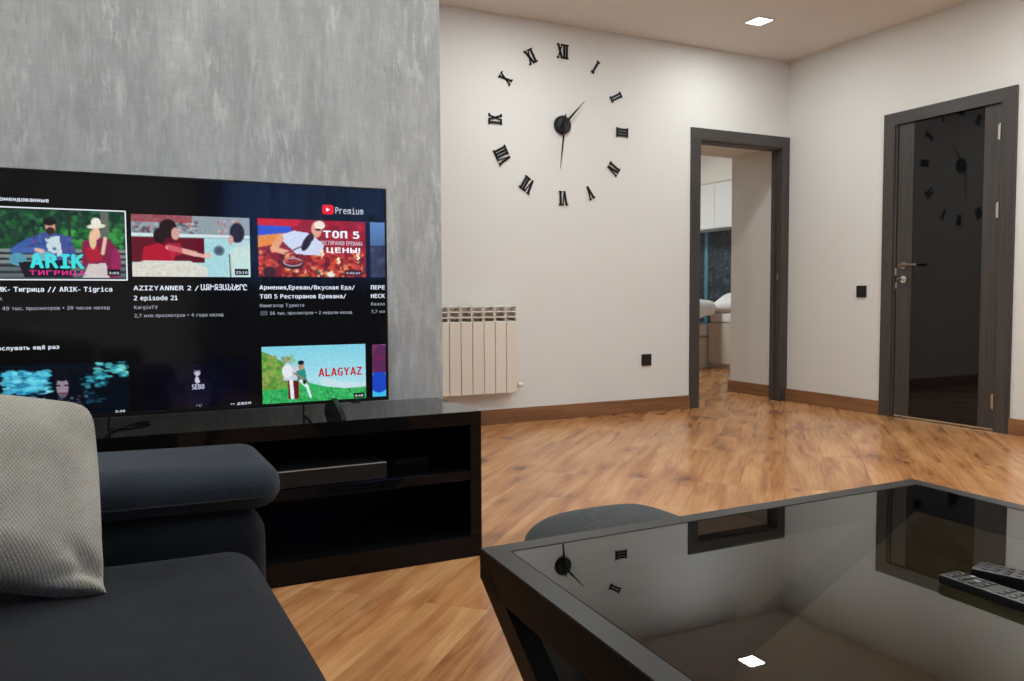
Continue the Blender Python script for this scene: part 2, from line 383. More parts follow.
child_box('jamb_head', tr, M['casing_x'], (4.06, 4.927, jy0, jy1, 2.022, 2.044))
child_box('door_stop', tr, M['casing_v'], (4.893, 4.905, NY+.05, NY+.09, 0, 2.010))
child_box('strike_plate', tr, M['bronze'], (4.9035, 4.9048, NY+.020, NY+.034, .985, 1.035), bev=0, label='small metal strike plate')

# passage behind the doorway and the bedroom beyond it
b = BM()
box(b, 5.03, 6.9, NY+.10, 5.70, 0, H)
structure('wall_passage_right', b, M['wall'], 'beige passage wall seen through the doorway')
structure('wall_passage_left', bx(2.6, 3.93, NY+.10, 5.70, 0, H), M['wall'])
structure('ceiling_passage', bx(3.93, 5.03, NY+.10, 5.70, 2.07, H), M['wall'], 'lowered beige soffit over the passage')
structure('baseboard_passage', bx(5.014, 5.03, NY+.11, 5.716, 0, SK, bev=.003), M['skirt_y'], 'brown skirting along the passage')
structure('wall_bedroom_right', bx(6.78, 6.9, 5.68, 10.1, 0, H), M['dark_paper'], 'dark blue mottled wallpaper wall in the bedroom')
structure('wall_bedroom_far', bx(2.5, 6.9, 10.0, 10.1, 0, H), M['bedroom_wall'])
structure('wall_bedroom_left', bx(2.5, 2.6, NY+.1, 10.0, 0, H), M['bedroom_wall'])
structure('ceiling_bedroom', bx(2.5, 6.9, 5.68, 10.1, H, H+.08), M['bedroom_wall'])
structure('light_streak', bx(6.772, 6.78, 8.10, 8.16, .5, 1.64), M['pale_blue'], 'painted pale blue streak of light on the dark bedroom wall')  # thin strip whose colour stands in for a bright streak of light

structure('door_light_block', bx(EX+.12, EX+.16, 3.0, 4.2, 0, 2.3), M['wall'])  # unseen panel added behind the door to block light leaking through its gaps

# ------------------------------------------------------------------ closed door in the right wall
d1 = bpy.data.objects.new('door_1', None); C.objects.link(d1); d1.location = (EX, 3.6, 0); d1['kind'] = 'structure'; d1['label'] = 'dark wood door with a tall black glass panel'
Y0, Y1 = 3.127, 4.070
def D(name, x0, x1, y0, y1, z0, z1, mat, bev=.002, label=None): return child_box(name, d1, mat, (EX+x0, EX+x1, y0, y1, z0, z1), bev, label)
D('casing_post', -.016, 0, Y0, Y0+.09, 0, HD-.085, M['casing_v']); D('casing_post', -.016, 0, Y1-.09, Y1, 0, HD-.085, M['casing_v'])
D('casing_head', -.016, 0, Y0, Y1, HD-.085, HD, M['casing_y'])
D('jamb', -.004, .10, Y0+.085, Y0+.105, 0, 2.045, M['casing_v']); D('jamb', -.004, .10, Y1-.105, Y1-.085, 0, 2.045, M['casing_v'])
D('jamb_head', -.004, .10, Y0+.085, Y1-.085, 2.045, 2.06, M['casing_y'])
lf = D('door_leaf', .004, .044, 3.240, 3.340, .012, 2.030, M['casing_v'])
L0, L1, g0, g1 = 3.236, 3.958, 3.340, 3.842
# leaf as stiles, rails and glass
bpy.data.objects.remove(lf)
lb = BM()
for a in ((L0, g0, .012, 2.036), (g1, L1, .012, 2.036)): box(lb, .004, .044, a[0]-3.6, a[1]-3.6, a[2], a[3], bev=.0015)
lf = obj('door_leaf', lb, M['casing_v'], d1)
obj('glass_panel', bx(.008, .040, g0-3.6-.001, g1-3.6+.001, .014, 2.034, bev=.001), M['black_glass'], lf, 'tall black glass panel')
obj('bottom_seal', bx(.0035, .008, L0-3.6, L1-3.6, .006, .016), M['chrome'], lf, 'thin metal strip along the bottom')
for z in (.19, 1.38, 1.86):
    hb = cyl(BM(), (-.006, L0-3.6-.002, z-.05), (-.006, L0-3.6-.002, z+.05), .007, n=12); box(hb, -.002, .004, L0-3.6-.016, L0-3.6+.014, z-.045, z+.045)
    obj('hinge', hb, M['chrome'], d1, 'silver hinge', smooth=math.radians(40))
hb = BM(); hy, hz = 3.896-3.6, 1.062
cyl(hb, (.004, hy, hz), (-.008, hy, hz), .026, n=28); cyl(hb, (-.008, hy, hz), (-.045, hy, hz), .010)
tube(hb, smooth_pts([(-.045, hy+.004, hz), (-.052, hy-.012, hz+.002), (-.052, hy-.05, hz+.003), (-.050, hy-.105, hz+.001), (-.046, hy-.128, hz-.001)], 6), .0085, 12)
obj('door_handle', hb, M['bronze'], d1, 'nickel lever handle', smooth=math.radians(45))
kb = cyl(BM(), (.004, hy-.002, .965), (-.008, hy-.002, .965), .025, n=28); cyl(kb, (-.008, hy-.002, .965), (-.020, hy-.002, .965), .010, .008)
obj('lock_rosette', kb, M['chrome'], d1, 'round lock rosette', smooth=math.radians(45))
kb = bx(-.050, -.018, hy-.004, hy+.000, .958, .972, bev=.001); cyl(kb, (-.058, hy-.002, .965), (-.058, hy+.001, .965), .013, n=18)
box(kb, -.047, -.044, hy+.022, hy+.027, .905, .95); tube(kb, smooth_pts([(-.05, hy, .96), (-.052, hy+.015, .955), (-.047, hy+.024, .945)], 5), .0015, 6)
obj('door_key', kb, M['chrome'], d1, 'key hanging in the lock', smooth=math.radians(40))
obj('latch_plate', bx(-.001, .010, L1-3.6-.001, L1-3.6+.007, .995, 1.045), M['chrome'], d1, 'small silver latch plate')

# ------------------------------------------------------------------ wall clock
CX, CZ, CR = 2.8775, 2.037, .5037
ck = thing('wall_clock', 'large black frameless wall clock with separate roman numerals on the beige wall', 'clock', (CX, NY, CZ))
HH = .098                                        # height of a numeral
def stroke(bm, x0, z0, x1, z1, wd):
    """slanting stroke with horizontal ends"""
    vs = [bm.verts.new(p) for p in ((x0-wd/2, z0), (x0+wd/2, z0), (x1+wd/2, z1), (x1-wd/2, z1)) for p in [(p[0], 0, p[1])]]
    ws = [bm.verts.new((v.co.x, -.006, v.co.z)) for v in vs]
    bm.faces.new(vs[::-1]); bm.faces.new(ws)
    for i in range(4): bm.faces.new((vs[i], vs[(i+1) % 4], ws[(i+1) % 4], ws[i]))
def serif(bm, x0, x1, z):
    s = 1 if z > 0 else -1; box(bm, x0, x1, -.0062, -.0002, min(z, z-s*.010), max(z, z-s*.010))
def roman(txt):
    bm = BM(); T, tn, h = .0145, .0075, HH/2
    adv = {'I': .021, 'V': .044, 'X': .044}; W = sum(adv[c] for c in txt); x = -W/2
    for c in txt:
        a = adv[c]; m = x+a/2
        if c == 'I':
            stroke(bm, m, -h, m, h, T); serif(bm, m-.0135, m+.0135, h); serif(bm, m-.0135, m+.0135, -h)
        elif c == 'V':
            stroke(bm, m+.002, -h, m-.0145, h, T); stroke(bm, m+.002, -h, m+.0165, h, tn)
            serif(bm, m-.026, m-.004, h); serif(bm, m+.009, m+.024, h)
        else:
            stroke(bm, m+.0155, -h, m-.0155, h, T); stroke(bm, m-.0155, -h, m+.0155, h, tn)
            for s in (1, -1): serif(bm, m-.026, m-.006, s*h); serif(bm, m+.006, m+.026, s*h)
        x += a
    return bm
NUM = [(.006, .501), (.271, .425), (.444, .236), (.497, -.008), (.422, -.273), (.226, -.450), (.010, -.499), (-.272, -.422), (-.459, -.238), (-.510, -.004), (-.433, .268), (-.244, .436)]   # the numerals are stuck on by hand, not quite evenly
for k, r in enumerate(['XII', 'I', 'II', 'III', 'IV', 'V', 'VI', 'VII', 'VIII', 'IX', 'X', 'XI']):
    a = k*PI/6; o = obj('numeral', roman(r), M['matte_black'], ck); px, pz = NUM[k]; o.location = (px, -.003, pz); o.rotation_euler = (0, math.atan2(px, pz), 0)
hub = cyl(BM(), (0, 0, 0), (0, -.020, 0), .064, n=48); cyl(hub, (0, -.020, 0), (0, -.030, 0), .060, .052, n=48); cyl(hub, (0, -.030, 0), (0, -.046, 0), .008, n=16)
obj('hub', hub, M['plastic_black'], ck, smooth=math.radians(35))
def hand(name, ang, L, back, wd, y):
    bm = BM(); pr = [(-back, .5), (-back*.5, .8), (0, 1), (L*.35, .8), (L*.7, .42), (L, .06)]
    A = [bm.verts.new((wd*q, y, t)) for t, q in pr] ; B = [bm.verts.new((-wd*q, y, t)) for t, q in pr]
    A2 = [bm.verts.new((v.co.x, y-.003, v.co.z)) for v in A]; B2 = [bm.verts.new((v.co.x, y-.003, v.co.z)) for v in B]
    for i in range(len(pr)-1):
        bm.faces.new((A[i], A[i+1], B[i+1], B[i])); bm.faces.new((A2[i], B2[i], B2[i+1], A2[i+1])); bm.faces.new((A[i], A2[i], A2[i+1], A[i+1])); bm.faces.new((B[i], B[i+1], B2[i+1], B2[i]))
    bm.faces.new((A[0], B[0], B2[0], A2[0])); bm.faces.new((A[-1], A2[-1], B2[-1], B[-1]))
    o = obj(name, bm, M['matte_black'], ck); o.rotation_euler = (0, ang, 0)
hand('hour_hand', math.radians(43.5), .240, .05, .0095, -.034)
hand('minute_hand', math.radians(186.5), .305, .07, .0078, -.040)

# ------------------------------------------------------------------ radiator
RX1, RP, RN = 2.472, .0812, 10
rad = thing('radiator', 'white sectional wall radiator beneath the clock beside the grey wall', 'radiator', (RX1-RP*RN/2, NY, .22))
sec = BM(); hw = RP/2-.0018
box(sec, -hw, hw, -.110, -.098, 0, .478, bev=.004)                       # front plate
box(sec, -hw*.55, hw*.55, -.098, -.035, .03, .45)                        # water body
box(sec, -hw, hw, -.045, -.030, .02, .565)
for i, z in enumerate((.500, .536)):
    box(sec, -hw, hw, -.108+.006*i, -.030, z, z+.008, bev=.002)
box(sec, -hw, hw, -.086, -.030, .570, .580, bev=.003)
box(sec, -hw, -hw+.006, -.104, -.035, .47, .575); box(sec, hw-.006, hw, -.104, -.035, .47, .575)
sme = None
for i in range(RN):
    if sme is None: o = obj('section', sec, M['white_enamel'], rad); sme = o.data
    else: o = bpy.data.objects.new('section', sme); C.objects.link(o); o.parent = rad
    o.location = (-RP*RN/2+RP*(i+.5), 0, 0)
vb = BM(); hx = RP*RN/2
cyl(vb, (hx, -.07, .045), (hx+.022, -.07, .045), .011); cyl(vb, (hx+.022, -.07, .045), (hx+.058, -.07, .045), .018, .016); 
obj('valve', vb, M['white_enamel'], rad, smooth=math.radians(40))
vb = BM(); cyl(vb, (hx+.004, -.07, .045), (hx+.016, -.07, .045), .0135, n=6); obj('valve_nut', vb, M['bronze'], rad)
for x in (-hx*.6, hx*.6): obj('wall_bracket', bx(x-.01, x+.01, -.032, -.001, .47, .50), M['white_enamel'], rad)

# ------------------------------------------------------------------ sockets
def socket(name, label, cat, loc, rz):
    s = thing(name, label, cat, loc, rz)
    obj('cover_plate', bx(-.043, .043, -.010, 0, -.043, .043, bev=.003), M['socket_black'], s); return s
s = socket('power_socket', 'black square power socket low on the wall left of the doorway', 'power socket', (3.595, NY, .386), 0)
pb = cyl(BM(), (0, -.0095, 0), (0, -.0135, 0), .024, n=32); obj('insert', pb, M['socket_black'], s, smooth=math.radians(30))
hb = BM(); [cyl(hb, (x, -.0122, 0), (x, -.0130, 0), .0028, n=10) for x in (-.0095, .0095)]; obj('pin_hole', hb, M['matte_black'], s)
s = socket('light_switch', 'black square light switch on the wall left of the glass door', 'light switch', (EX, 4.245, .884), PI/2)
s.rotation_euler = (0, 0, -PI/2)
obj('rocker', bx(-.030, .030, -.0145, -.0095, -.030, .030, bev=.002), M['socket_black'], s)

# ------------------------------------------------------------------ ceiling downlights
def downlight(loc, label):
    L = thing('ceiling_light', label, 'ceiling light', loc, 0, 'square recessed downlights')
    fb = BM(); a, c = .078, .064
    box(fb, -a, a, -a, -c, -.005, -.0002); box(fb, -a, a, c, a, -.005, -.0002); box(fb, -a, -c, -c, c, -.005, -.0002); box(fb, c, a, -c, c, -.005, -.0002)
    obj('frame', fb, M['ceiling'], L); obj('diffuser', bx(-c, c, -c, c, -.004, -.0004), M['lamp'], L); return L
LPOS = [(4.052, 4.338), (2.40, 4.10), (4.05, 2.45), (2.40, 2.30), (.55, 1.75), (4.05, .40), (2.40, .30), (.55, -.40), (-1.1, 1.75), (-1.1, -.4), (2.4, -1.7)]  # only the first is seen; the others are unseen, added to light the room
LBL = ['lit square downlight in the ceiling near the far right corner above the doorway'] + \
      ['lit square downlight %s' % t for t in ('above the wall clock', 'in front of the black glass door', 'over the middle of the room', 'in front of the television', 'near the right wall behind the table', 'over the coffee table', 'over the sofa seat', 'at the left of the television wall', 'behind the sofa', 'by the curtained window')]
first = downlight((*LPOS[0], H), LBL[0])
for p, l in zip(LPOS[1:], LBL[1:]): dup(first, (*p, H), l)
for i, p in enumerate(LPOS):
    ld = bpy.data.lights.new('downlight', 'AREA'); ld.shape = 'SQUARE'; ld.size = .125; ld.energy = LAMP_W * {0: .52, 1: .75, 2: 1.2, 3: 1.25, 4: .85, 7: .5, 8: .8, 9: .5}.get(i, 1); ld.color = LAMP_COL
    lo = bpy.data.objects.new('downlight_glow', ld); C.objects.link(lo); lo.location = (*p, H-.007)
ld = bpy.data.lights.new('bedroom_fill', 'AREA'); ld.shape = 'SQUARE'; ld.size = .5; ld.energy = 40; ld.color = (.95, 1, 1)
lo = bpy.data.objects.new('bedroom_fill_light', ld); C.objects.link(lo); lo.location = (4.9, 7.6, H-.06)
bl = thing('fill_lamp', 'unseen added fill lamp on the bedroom ceiling', 'ceiling light', (4.9, 7.6, H))  # lamp out of view, added to brighten the bedroom
obj('lamp_body', bx(-.27, .27, -.27, .27, -.05, 0, bev=.004), M['window_white'], bl); obj('diffuser', bx(-.25, .25, -.25, .25, -.055, -.045), M['lamp'], bl)

# ------------------------------------------------------------------ bedroom furniture seen through the doorway
wc = thing('wall_cabinet', 'row of white upper cabinets over the bed', 'cabinet', (6.6, 7.6, 1.64))
obj('cabinet_body', bx(-.13, .175, -1.7, 1.7, 0, .530), M['cabinet'], wc)
for i in range(8): obj('cabinet_door', bx(-.150, -.131, -1.7+.425*i+.002, -1.7+.425*(i+1)-.002, .003, .527, bev=.001), M['cabinet'], wc)
obj('cornice', bx(-.155, .178, -1.7, 1.7, .531, .551), M['bedbase'], wc)
ub = structure('trim_3', bx(6.50, 6.779, 5.70, 9.98, 2.195, H-.001), M['bedroom_wall'], 'white boxed panel above the bedroom cabinets')
bed = thing('bed', 'white made bed in the bedroom seen through the doorway', 'bed', (5.6, 8.5, 0))
obj('bed_base', bx(-.95, .96, -.78, .95, 0, .36, bev=.004), M['bedbase'], bed)
obj('mattress', soft(.93, .86, .085, .05, 12), M['linen'], bed, smooth=True, loc=(0, .085, .445))
dv = soft(.80, .50, .13, .10, 30, puff=.08, wob=.12, seed=3)
dv = obj('duvet', dv, M['linen'], loc=(5.62, 7.97, .72), smooth=True)
tag(dv, 'crumpled white duvet lying on the bed', 'duvet')
st = thing('storage_bench', 'low cream storage unit along the dark bedroom wall', 'storage unit', (6.61, 7.15, 0))
obj('carcass', bx(-.14, .165, -.75, .55, .04, .535, bev=.003), M['bedbase'], st); obj('plinth', bx(-.12, .165, -.75, .55, 0, .04), M['bedbase'], st)
for i in range(3): obj('drawer_front', bx(-.156, -.141, -.745+.433*i, -.745+.433*(i+1)-.005, .06, .53, bev=.002), M['bedbase'], st)
obj('top_pad', soft(.155, .65, .062, .03, 12), M['linen'], st, smooth=True, loc=(.01, -.1, .598))
def pillow(hx, hy, hz, n=22):
    bm = BM(); bmesh.ops.create_cube(bm, size=2); bmesh.ops.subdivide_edges(bm, edges=bm.edges[:], cuts=n, use_grid_fill=True)
    for v in bm.verts:
        x, y, z = v.co; e = (max(0, 1-abs(x)**2.6)*max(0, 1-abs(y)**2.6))**.42
        pin = .06*(abs(x*y))**3
        v.co = Vector((x*hx*(1-.07*(1-y*y)+pin), y*hy*(1-.07*(1-x*x)+pin), z*hz*(.06+.94*e)))
    return bm
p1 = obj('pillow', pillow(.17, .28, .085), M['linen'], smooth=True, loc=(6.57, 7.36, .775)); p1.rotation_euler = (0, math.radians(-28), .1)
tag(p1, 'white pillow on the storage unit by the dark bedroom wall', 'pillow', 'white pillows in the bedroom')
p2 = obj('pillow', pillow(.24, .32, .09), M['linen'], smooth=True, loc=(6.22, 8.85, .72)); p2.rotation_euler = (0, math.radians(-30), 0)
tag(p2, 'white pillow at the head of the bed behind the storage unit', 'pillow', 'white pillows in the bedroom')

# ------------------------------------------------------------------ television console
KX0, KX1, KY0, KY1, KH = -.92, 1.114, 2.463, 2.872, .485
con = thing('tv_console', 'long glossy black open-shelf tv console along the grey wall', 'tv console', (0, 2.67, 0))
def K(name, a, mat, bev=.0015, label=None): return child_box(name, con, mat, a, bev, label)
K('top_panel', (KX0, KX1, KY0, KY1, .442, KH), M['gloss_black'])
K('top_surface', (KX0+.001, KX1-.001, KY0+.001, KY1-.001, KH-.001, KH+.0012), M['gloss_top'], bev=0, label='mirror-like glossy top')
K('base_panel', (KX0, KX1, KY0, KY1, 0, .072), M['gloss_black'])
K('side_panel', (KX1-.040, KX1, KY0, KY1, .0722, .4418), M['gloss_black'])
K('side_panel', (KX0, KX0+.040, KY0, KY1, .0722, .4418), M['gloss_black'])
K('back_panel', (KX0+.040, KX1-.040, KY1-.012, KY1, .0722, .4418), M['gloss_inner'])
K('shelf', (KX0+.040, KX1-.040, KY0+.004, KY1-.012, .258, .290), M['gloss_black'])
K('divider', (.10, .130, KY0+.004, KY1-.012, .0722, .258), M['gloss_inner'])
dev = thing('media_player', 'flat dark media player with a bright metal edge on the console shelf', 'media player', (.575, 2.60, .2902))
obj('case', bx(-.215, .215, -.128, .14, .003, .0545, bev=.002), M['device'], dev)
obj('metal_edge', bx(-.215, .215, -.1295, -.1265, .0525, .0555), M['metal_line'], dev, 'bright metal line along the top edge')
[obj('foot', bx(x-.012, x+.012, y-.012, y+.012, 0, .004), M['matte_black'], dev) for x in (-.18, .18) for y in (-.1, .11)]
rt = thing('router', 'small glossy black box at the right end of the console shelf', 'set top box', (.93, 2.70, .2902))
obj('case', bx(-.065, .065, -.06, .06, 0, .022, bev=.003), M['matte_black'], rt)

# ------------------------------------------------------------------ television
TY = 2.62
TX0, TX1, TZ0, TZ1 = -.384, .847, .5215, 1.218
tv = thing('television', 'large flat black television showing a video menu standing on the console', 'television', (.2315, TY, KH+.0013))
def T(x, y, z): return (x-.2315, y-TY, z-KH-.0013)
b = BM(); q0 = T(TX0, TY+.004, TZ0); q1 = T(TX1, TY+.030, TZ1)
box(b, q0[0], q1[0], q0[1], q1[1], q0[2], q1[2], bev=.002); box(b, -.40, .40, .030, .055, .06, .45, bev=.004)
obj('housing', b, M['plastic_black'], tv)
b = BM(); bz = .006; xa, _, za = T(TX0, 0, TZ0); xb, _, zb = T(TX1, 0, TZ1)
box(b, xa, xb, -.003, .004, za, za+.011); box(b, xa, xb, -.003, .004, zb-bz, zb); box(b, xa, xa+bz, -.003, .004, za+.011, zb-bz); box(b, xb-bz, xb, -.003, .004, za+.011, zb-bz)
obj('bezel', b, M['plastic_black'], tv)
obj('chin_line', bx(xa, xb, -.0035, -.003, za+.0095, za+.0110), M['device'], tv, 'thin grey line along the lower edge')
lb = bx(.50-.2315+.235-.015, .50-.2315+.235+.015, -.0036, .004, za-.004, za+.002); obj('sensor', lb, M['device'], tv)
scr = obj('screen', bx(xa+bz, xb-bz, -.0005, .003, za+.011, zb-bz), M['screen'], tv)
for fx in (.662, -.22):
    fb = BM(); x = fx-.2315
    vs = [(.095, .0005), (-.125, .0005), (-.120, .010), (-.020, .052), (.030, .052), (.095, .012)]
    A = [fb.verts.new((x-.0075, y, z)) for y, z in vs]; B = [fb.verts.new((x+.0075, y, z)) for y, z in vs]
    fb.faces.new(A); fb.faces.new(B[::-1])
    for i in range(6): fb.faces.new((A[i], B[i], B[(i+1) % 6], A[(i+1) % 6]))
    box(fb, x-.0075, x+.0075, .005, .028, .050, TZ0-KH+.02)
    obj('foot', fb, M['plastic_black'], tv, smooth=math.radians(40))

def s2l(c): c = np.asarray(c, float)/255.0; return np.where(c <= .04045, c/12.92, ((c+.055)/1.055)**2.4)
class Paint:
    """a little raster painter; pictures become coloured mesh grids on the screen"""
    def __init__(s, w, h, top, bottom=None, seed=0):
        s.w, s.h = w, h; s.rng = np.random.RandomState(seed); yy, xx = np.mgrid[0:h, 0:w]; s.X = (xx+.5)/w; s.Y = (yy+.5)/h
        a, b_ = np.array(top, float), np.array(bottom or top, float); s.I = a+(b_-a)*s.Y[..., None]
    def put(s, m, c, al=1.0):
        m = np.clip(m, 0, 1)[..., None]*al; s.I = s.I*(1-m)+np.array(c, float)*m; return s
    def ell(s, cx, cy, rx, ry, c, al=1.0, rot=0.0):
        dx, dy = (s.X-cx)*s.w/s.h, s.Y-cy; ca, sa = math.cos(rot), math.sin(rot); u, v = dx*ca+dy*sa, -dx*sa+dy*ca
        d = np.sqrt((u/rx)**2+(v/ry)**2); return s.put((1-d)*min(rx, ry)*s.h*1.2+.5, c, al)
    def poly(s, pts, c, al=1.0):
        m = np.zeros_like(s.X, bool); n = len(pts); j = n-1
        for i in range(n):
            (xi, yi), (xj, yj) = pts[i], pts[j]
            cond = ((yi > s.Y) != (yj > s.Y)) & (s.X < (xj-xi)*(s.Y-yi)/((yj-yi) or 1e-9)+xi); m ^= cond; j = i
        return s.put(m.astype(float), c, al)
    def line(s, x0, y0, x1, y1, t, c, al=1.0):
        A = s.w/s.h; px, py = (s.X-x0)*A, s.Y-y0; dx, dy = (x1-x0)*A, y1-y0; k = np.clip((px*dx+py*dy)/(dx*dx+dy*dy+1e-9), 0, 1)
        d = np.hypot(px-k*dx, py-k*dy); return s.put((t/2-d)*s.h+.5, c, al)
    def speck(s, x0, x1, y0, y1, n, r, cols, al=.8, stretch=1.0):
        for _ in range(n):
            s.ell(s.rng.uniform(x0, x1), s.rng.uniform(y0, y1), r*s.rng.uniform(.5, 1.4)*stretch, r*s.rng.uniform(.5, 1.2), cols[s.rng.randint(len(cols))], al)
        return s
def picture(P, x0, x1, z0, z1, label, dy=-.0011):
    w, h = P.w, P.h; P.I = P.I*(1+P.rng.normal(0, .035, (h, w, 1)))+P.rng.normal(0, 3, (h, w, 3)); cols = s2l(np.clip(P.I, 0, 255))
    xs = np.linspace(x0, x1, w); zs = np.linspace(z1, z0, h)
    V = [(x-.2315, dy, z-KH-.0013) for z in zs for x in xs]
    F = [(r*w+c, (r+1)*w+c, (r+1)*w+c+1, r*w+c+1) for r in range(h-1) for c in range(w-1)]
    me = bpy.data.meshes.new('thumbnail'); me.from_pydata(V, [], F)
    ca = me.color_attributes.new('Col', 'FLOAT_COLOR', 'POINT'); arr = np.ones((w*h, 4), np.float32); arr[:, :3] = cols.reshape(-1, 3); ca.data.foreach_set('color', arr.ravel())
    return obj('thumbnail', me, M['picture'], scr, label)
_font = None
try: _font = bpy.data.fonts.load(bpy.utils.system_resource('DATAFILES', path='fonts') + '/DejaVuSansMono.woff2')   # the typeface that ships inside Blender
except Exception: _font = None
_ec = {}
def ecol(c):
    if c not in _ec: _ec[c] = emit('screen_ink_%d_%d_%d' % c, tuple(float(q) for q in s2l(c)), 1.0)
    return _ec[c]
INK = (226, 234, 246); DIM = (160, 167, 180)
_gl = {}
def glyph(ch):
    """outline of one character as (vertices, faces), taken from the typeface once"""
    if ch not in _gl:
        cu = bpy.data.curves.new('t', 'FONT'); cu.body = ch; cu.size = 1; cu.resolution_u = 3
        if _font is not None and not 0x530 <= ord(ch) < 0x590: cu.font = _font
        o = bpy.data.objects.new('t', cu); C.objects.link(o); dg = bpy.context.evaluated_depsgraph_get(); me = bpy.data.meshes.new_from_object(o.evaluated_get(dg))
        bpy.data.objects.remove(o); bpy.data.curves.remove(cu)
        V = [tuple(v.co) for v in me.vertices]; F = [tuple(p.vertices) for p in me.polygons]; bpy.data.meshes.remove(me)
        a = min([v[0] for v in V] or [0]); b_ = max([v[0] for v in V] or [0]); _gl[ch] = ([(v[0]-a, v[1]) for v in V], F, b_-a)
    return _gl[ch]
def caption(txt, x, z, cap, width=None, color=INK, bold=.0, align='LEFT', shear=0.0, dy=-.0016, name='caption'):
    V, F, pen = [], [], 0.0
    for ch in txt:
        if ch == ' ': pen += .26; continue
        gv, gf, gw = glyph(ch); n = len(V)
        V += [(p[0]+pen+p[1]*shear*.5, p[1], 0) for p in gv]; F += [tuple(q+n for q in f) for f in gf]; pen += gw+.11
    if not V: return None
    me = bpy.data.meshes.new(name); me.from_pydata(V, [], F)
    xs = [v.co.x for v in me.vertices]; a, b_ = min(xs), max(xs); k = cap/.73; kx = width/(b_-a) if width else k
    W = (b_-a)*kx; off = {'LEFT': 0, 'RIGHT': -W, 'CENTER': -W/2}[align]
    for v in me.vertices: X, Y = v.co.x, v.co.y; v.co = ((X-a)*kx+off+x-.2315, dy, Y*k+z-KH-.0013)
    if bold:                                                        # heavier strokes: the outline once more, a hair to each side
        V = [tuple(v.co) for v in me.vertices]; F = [tuple(p.vertices) for p in me.polygons]; n = len(V); d = bold*k*1.1
        VV, FF = [], []
        for i, (ox, oz) in enumerate(((-d, 0), (d, 0), (0, d*.7), (0, -d*.7))):
            VV += [(x_+ox, y_-.00003*i, z_+oz) for x_, y_, z_ in V]; FF += [tuple(q+n*i for q in f) for f in F]
        me = bpy.data.meshes.new(name); me.from_pydata(VV, [], FF)
    o = obj(name, me, ecol(color), scr); return o
def plate(x0, x1, z0, z1, c, dy=-.0014, name='time_badge', rad=0.0):
    bm = BM(); pts = []
    if rad:
        for cx, cz, a0 in ((x1-rad, z1-rad, 0), (x0+rad, z1-rad, 90), (x0+rad, z0+rad, 180), (x1-rad, z0+rad, 270)):
            for k in range(5): t = math.radians(a0+k*22.5); pts.append((cx+rad*math.cos(t), cz+rad*math.sin(t)))
    else: pts = [(x1, z1), (x0, z1), (x0, z0), (x1, z0)]
    bm.faces.new([bm.verts.new((p[0]-.2315, dy, p[1]-KH-.0013)) for p in pts]); return obj(name, bm, ecol(c), scr)

# --- thumbnail: couple on a bench
P = Paint(150, 84, (28, 62, 48), (40, 66, 62), 1)
P.speck(0, 1, 0, .62, 420, .035, [(20, 66, 40), (34, 98, 52), (14, 44, 34), (50, 120, 70), (18, 40, 44)], .7)
P.speck(.42, .98, .28, .6, 160, .035, [(52, 150, 62), (30, 112, 50), (70, 170, 84)], .7)
P.line(.86, 0, .86, .38, .10, (96, 104, 96)).line(.62, 0, .62, .5, .03, (40, 46, 40)); P.put(((P.Y > .62)).astype(float), (70, 84, 92), .8)
for y in (.60, .68, .76, .86, .95): P.line(0, y, 1, y-.015, .045, (130, 136, 138) if y < .8 else (98, 106, 108))
for y in (.64, .72, .81, .905): P.line(0, y, 1, y-.015, .02, (30, 34, 40))
P.poly([(.34, .45), (.46, .32), (.62, .38), (.66, .62), (.60, .74), (.40, .72)], (62, 84, 150)); P.poly([(.46, .40), (.55, .38), (.57, .66), (.48, .70)], (196, 214, 222))
P.line(.36, .46, .26, .60, .10, (58, 92, 160)).line(.26, .60, .42, .58, .08, (64, 100, 168)); P.speck(.36, .64, .36, .7, 50, .02, [(120, 70, 140), (50, 110, 170), (40, 56, 110)], .7)
P.ell(.44, .70, .13, .10, (110, 176, 196)); P.ell(.28, .72, .10, .09, (84, 150, 176)); P.line(.44, .60, .40, .58, .05, (222, 178, 160))
P.poly([(.28, .76), (.60, .72), (.64, .98), (.32, .98)], (26, 26, 36)); P.ell(.495, .25, .058, .105, (210, 156, 134)); P.ell(.495, .31, .05, .055, (60, 40, 34)); P.ell(.49, .175, .075, .06, (30, 26, 32))
P.poly([(.70, .46), (.78, .38), (.88, .40), (.93, .52), (.94, .98), (.82, .98), (.70, .80)], (126, 34, 72)); P.poly([(.72, .55), (.80, .50), (.84, .72), (.74, .76)], (170, 30, 52))
P.ell(.775, .42, .045, .14, (226, 196, 150)); P.ell(.80, .33, .05, .09, (232, 186, 160)); P.ell(.80, .225, .115, .035, (232, 226, 210), 1, -.12); P.ell(.80, .17, .06, .07, (236, 230, 216))
P.line(.86, .40, .84, .62, .045, (228, 190, 170)); P.poly([(.74, .78), (.86, .76), (.88, .98), (.70, .98)], (206, 196, 196)); P.ell(.93, .76, .06, .22, (150, 36, 92))
picture(P, -.303, .066, .9185, 1.1095, 'thumbnail of two people on a park bench')
for a in ((-.307, .070, 1.1105, 1.1140), (-.307, .070, .9140, .9175), (-.3075, -.3040, .9155, 1.1125), (.0670, .0705, .9155, 1.1125)): plate(*a, (232, 238, 246), name='selection_border', rad=.0016)
caption('ARIK', -.170, .949, .052, .128, (62, 222, 226), .03, shear=.0); caption('ТИГРИЦА', -.175, .929, .017, .138, (214, 50, 140), .02)
plate(.018, .052, .928, .946, (16, 20, 28)); caption('3:05', .022, .9325, .0085, .026, INK, .01)
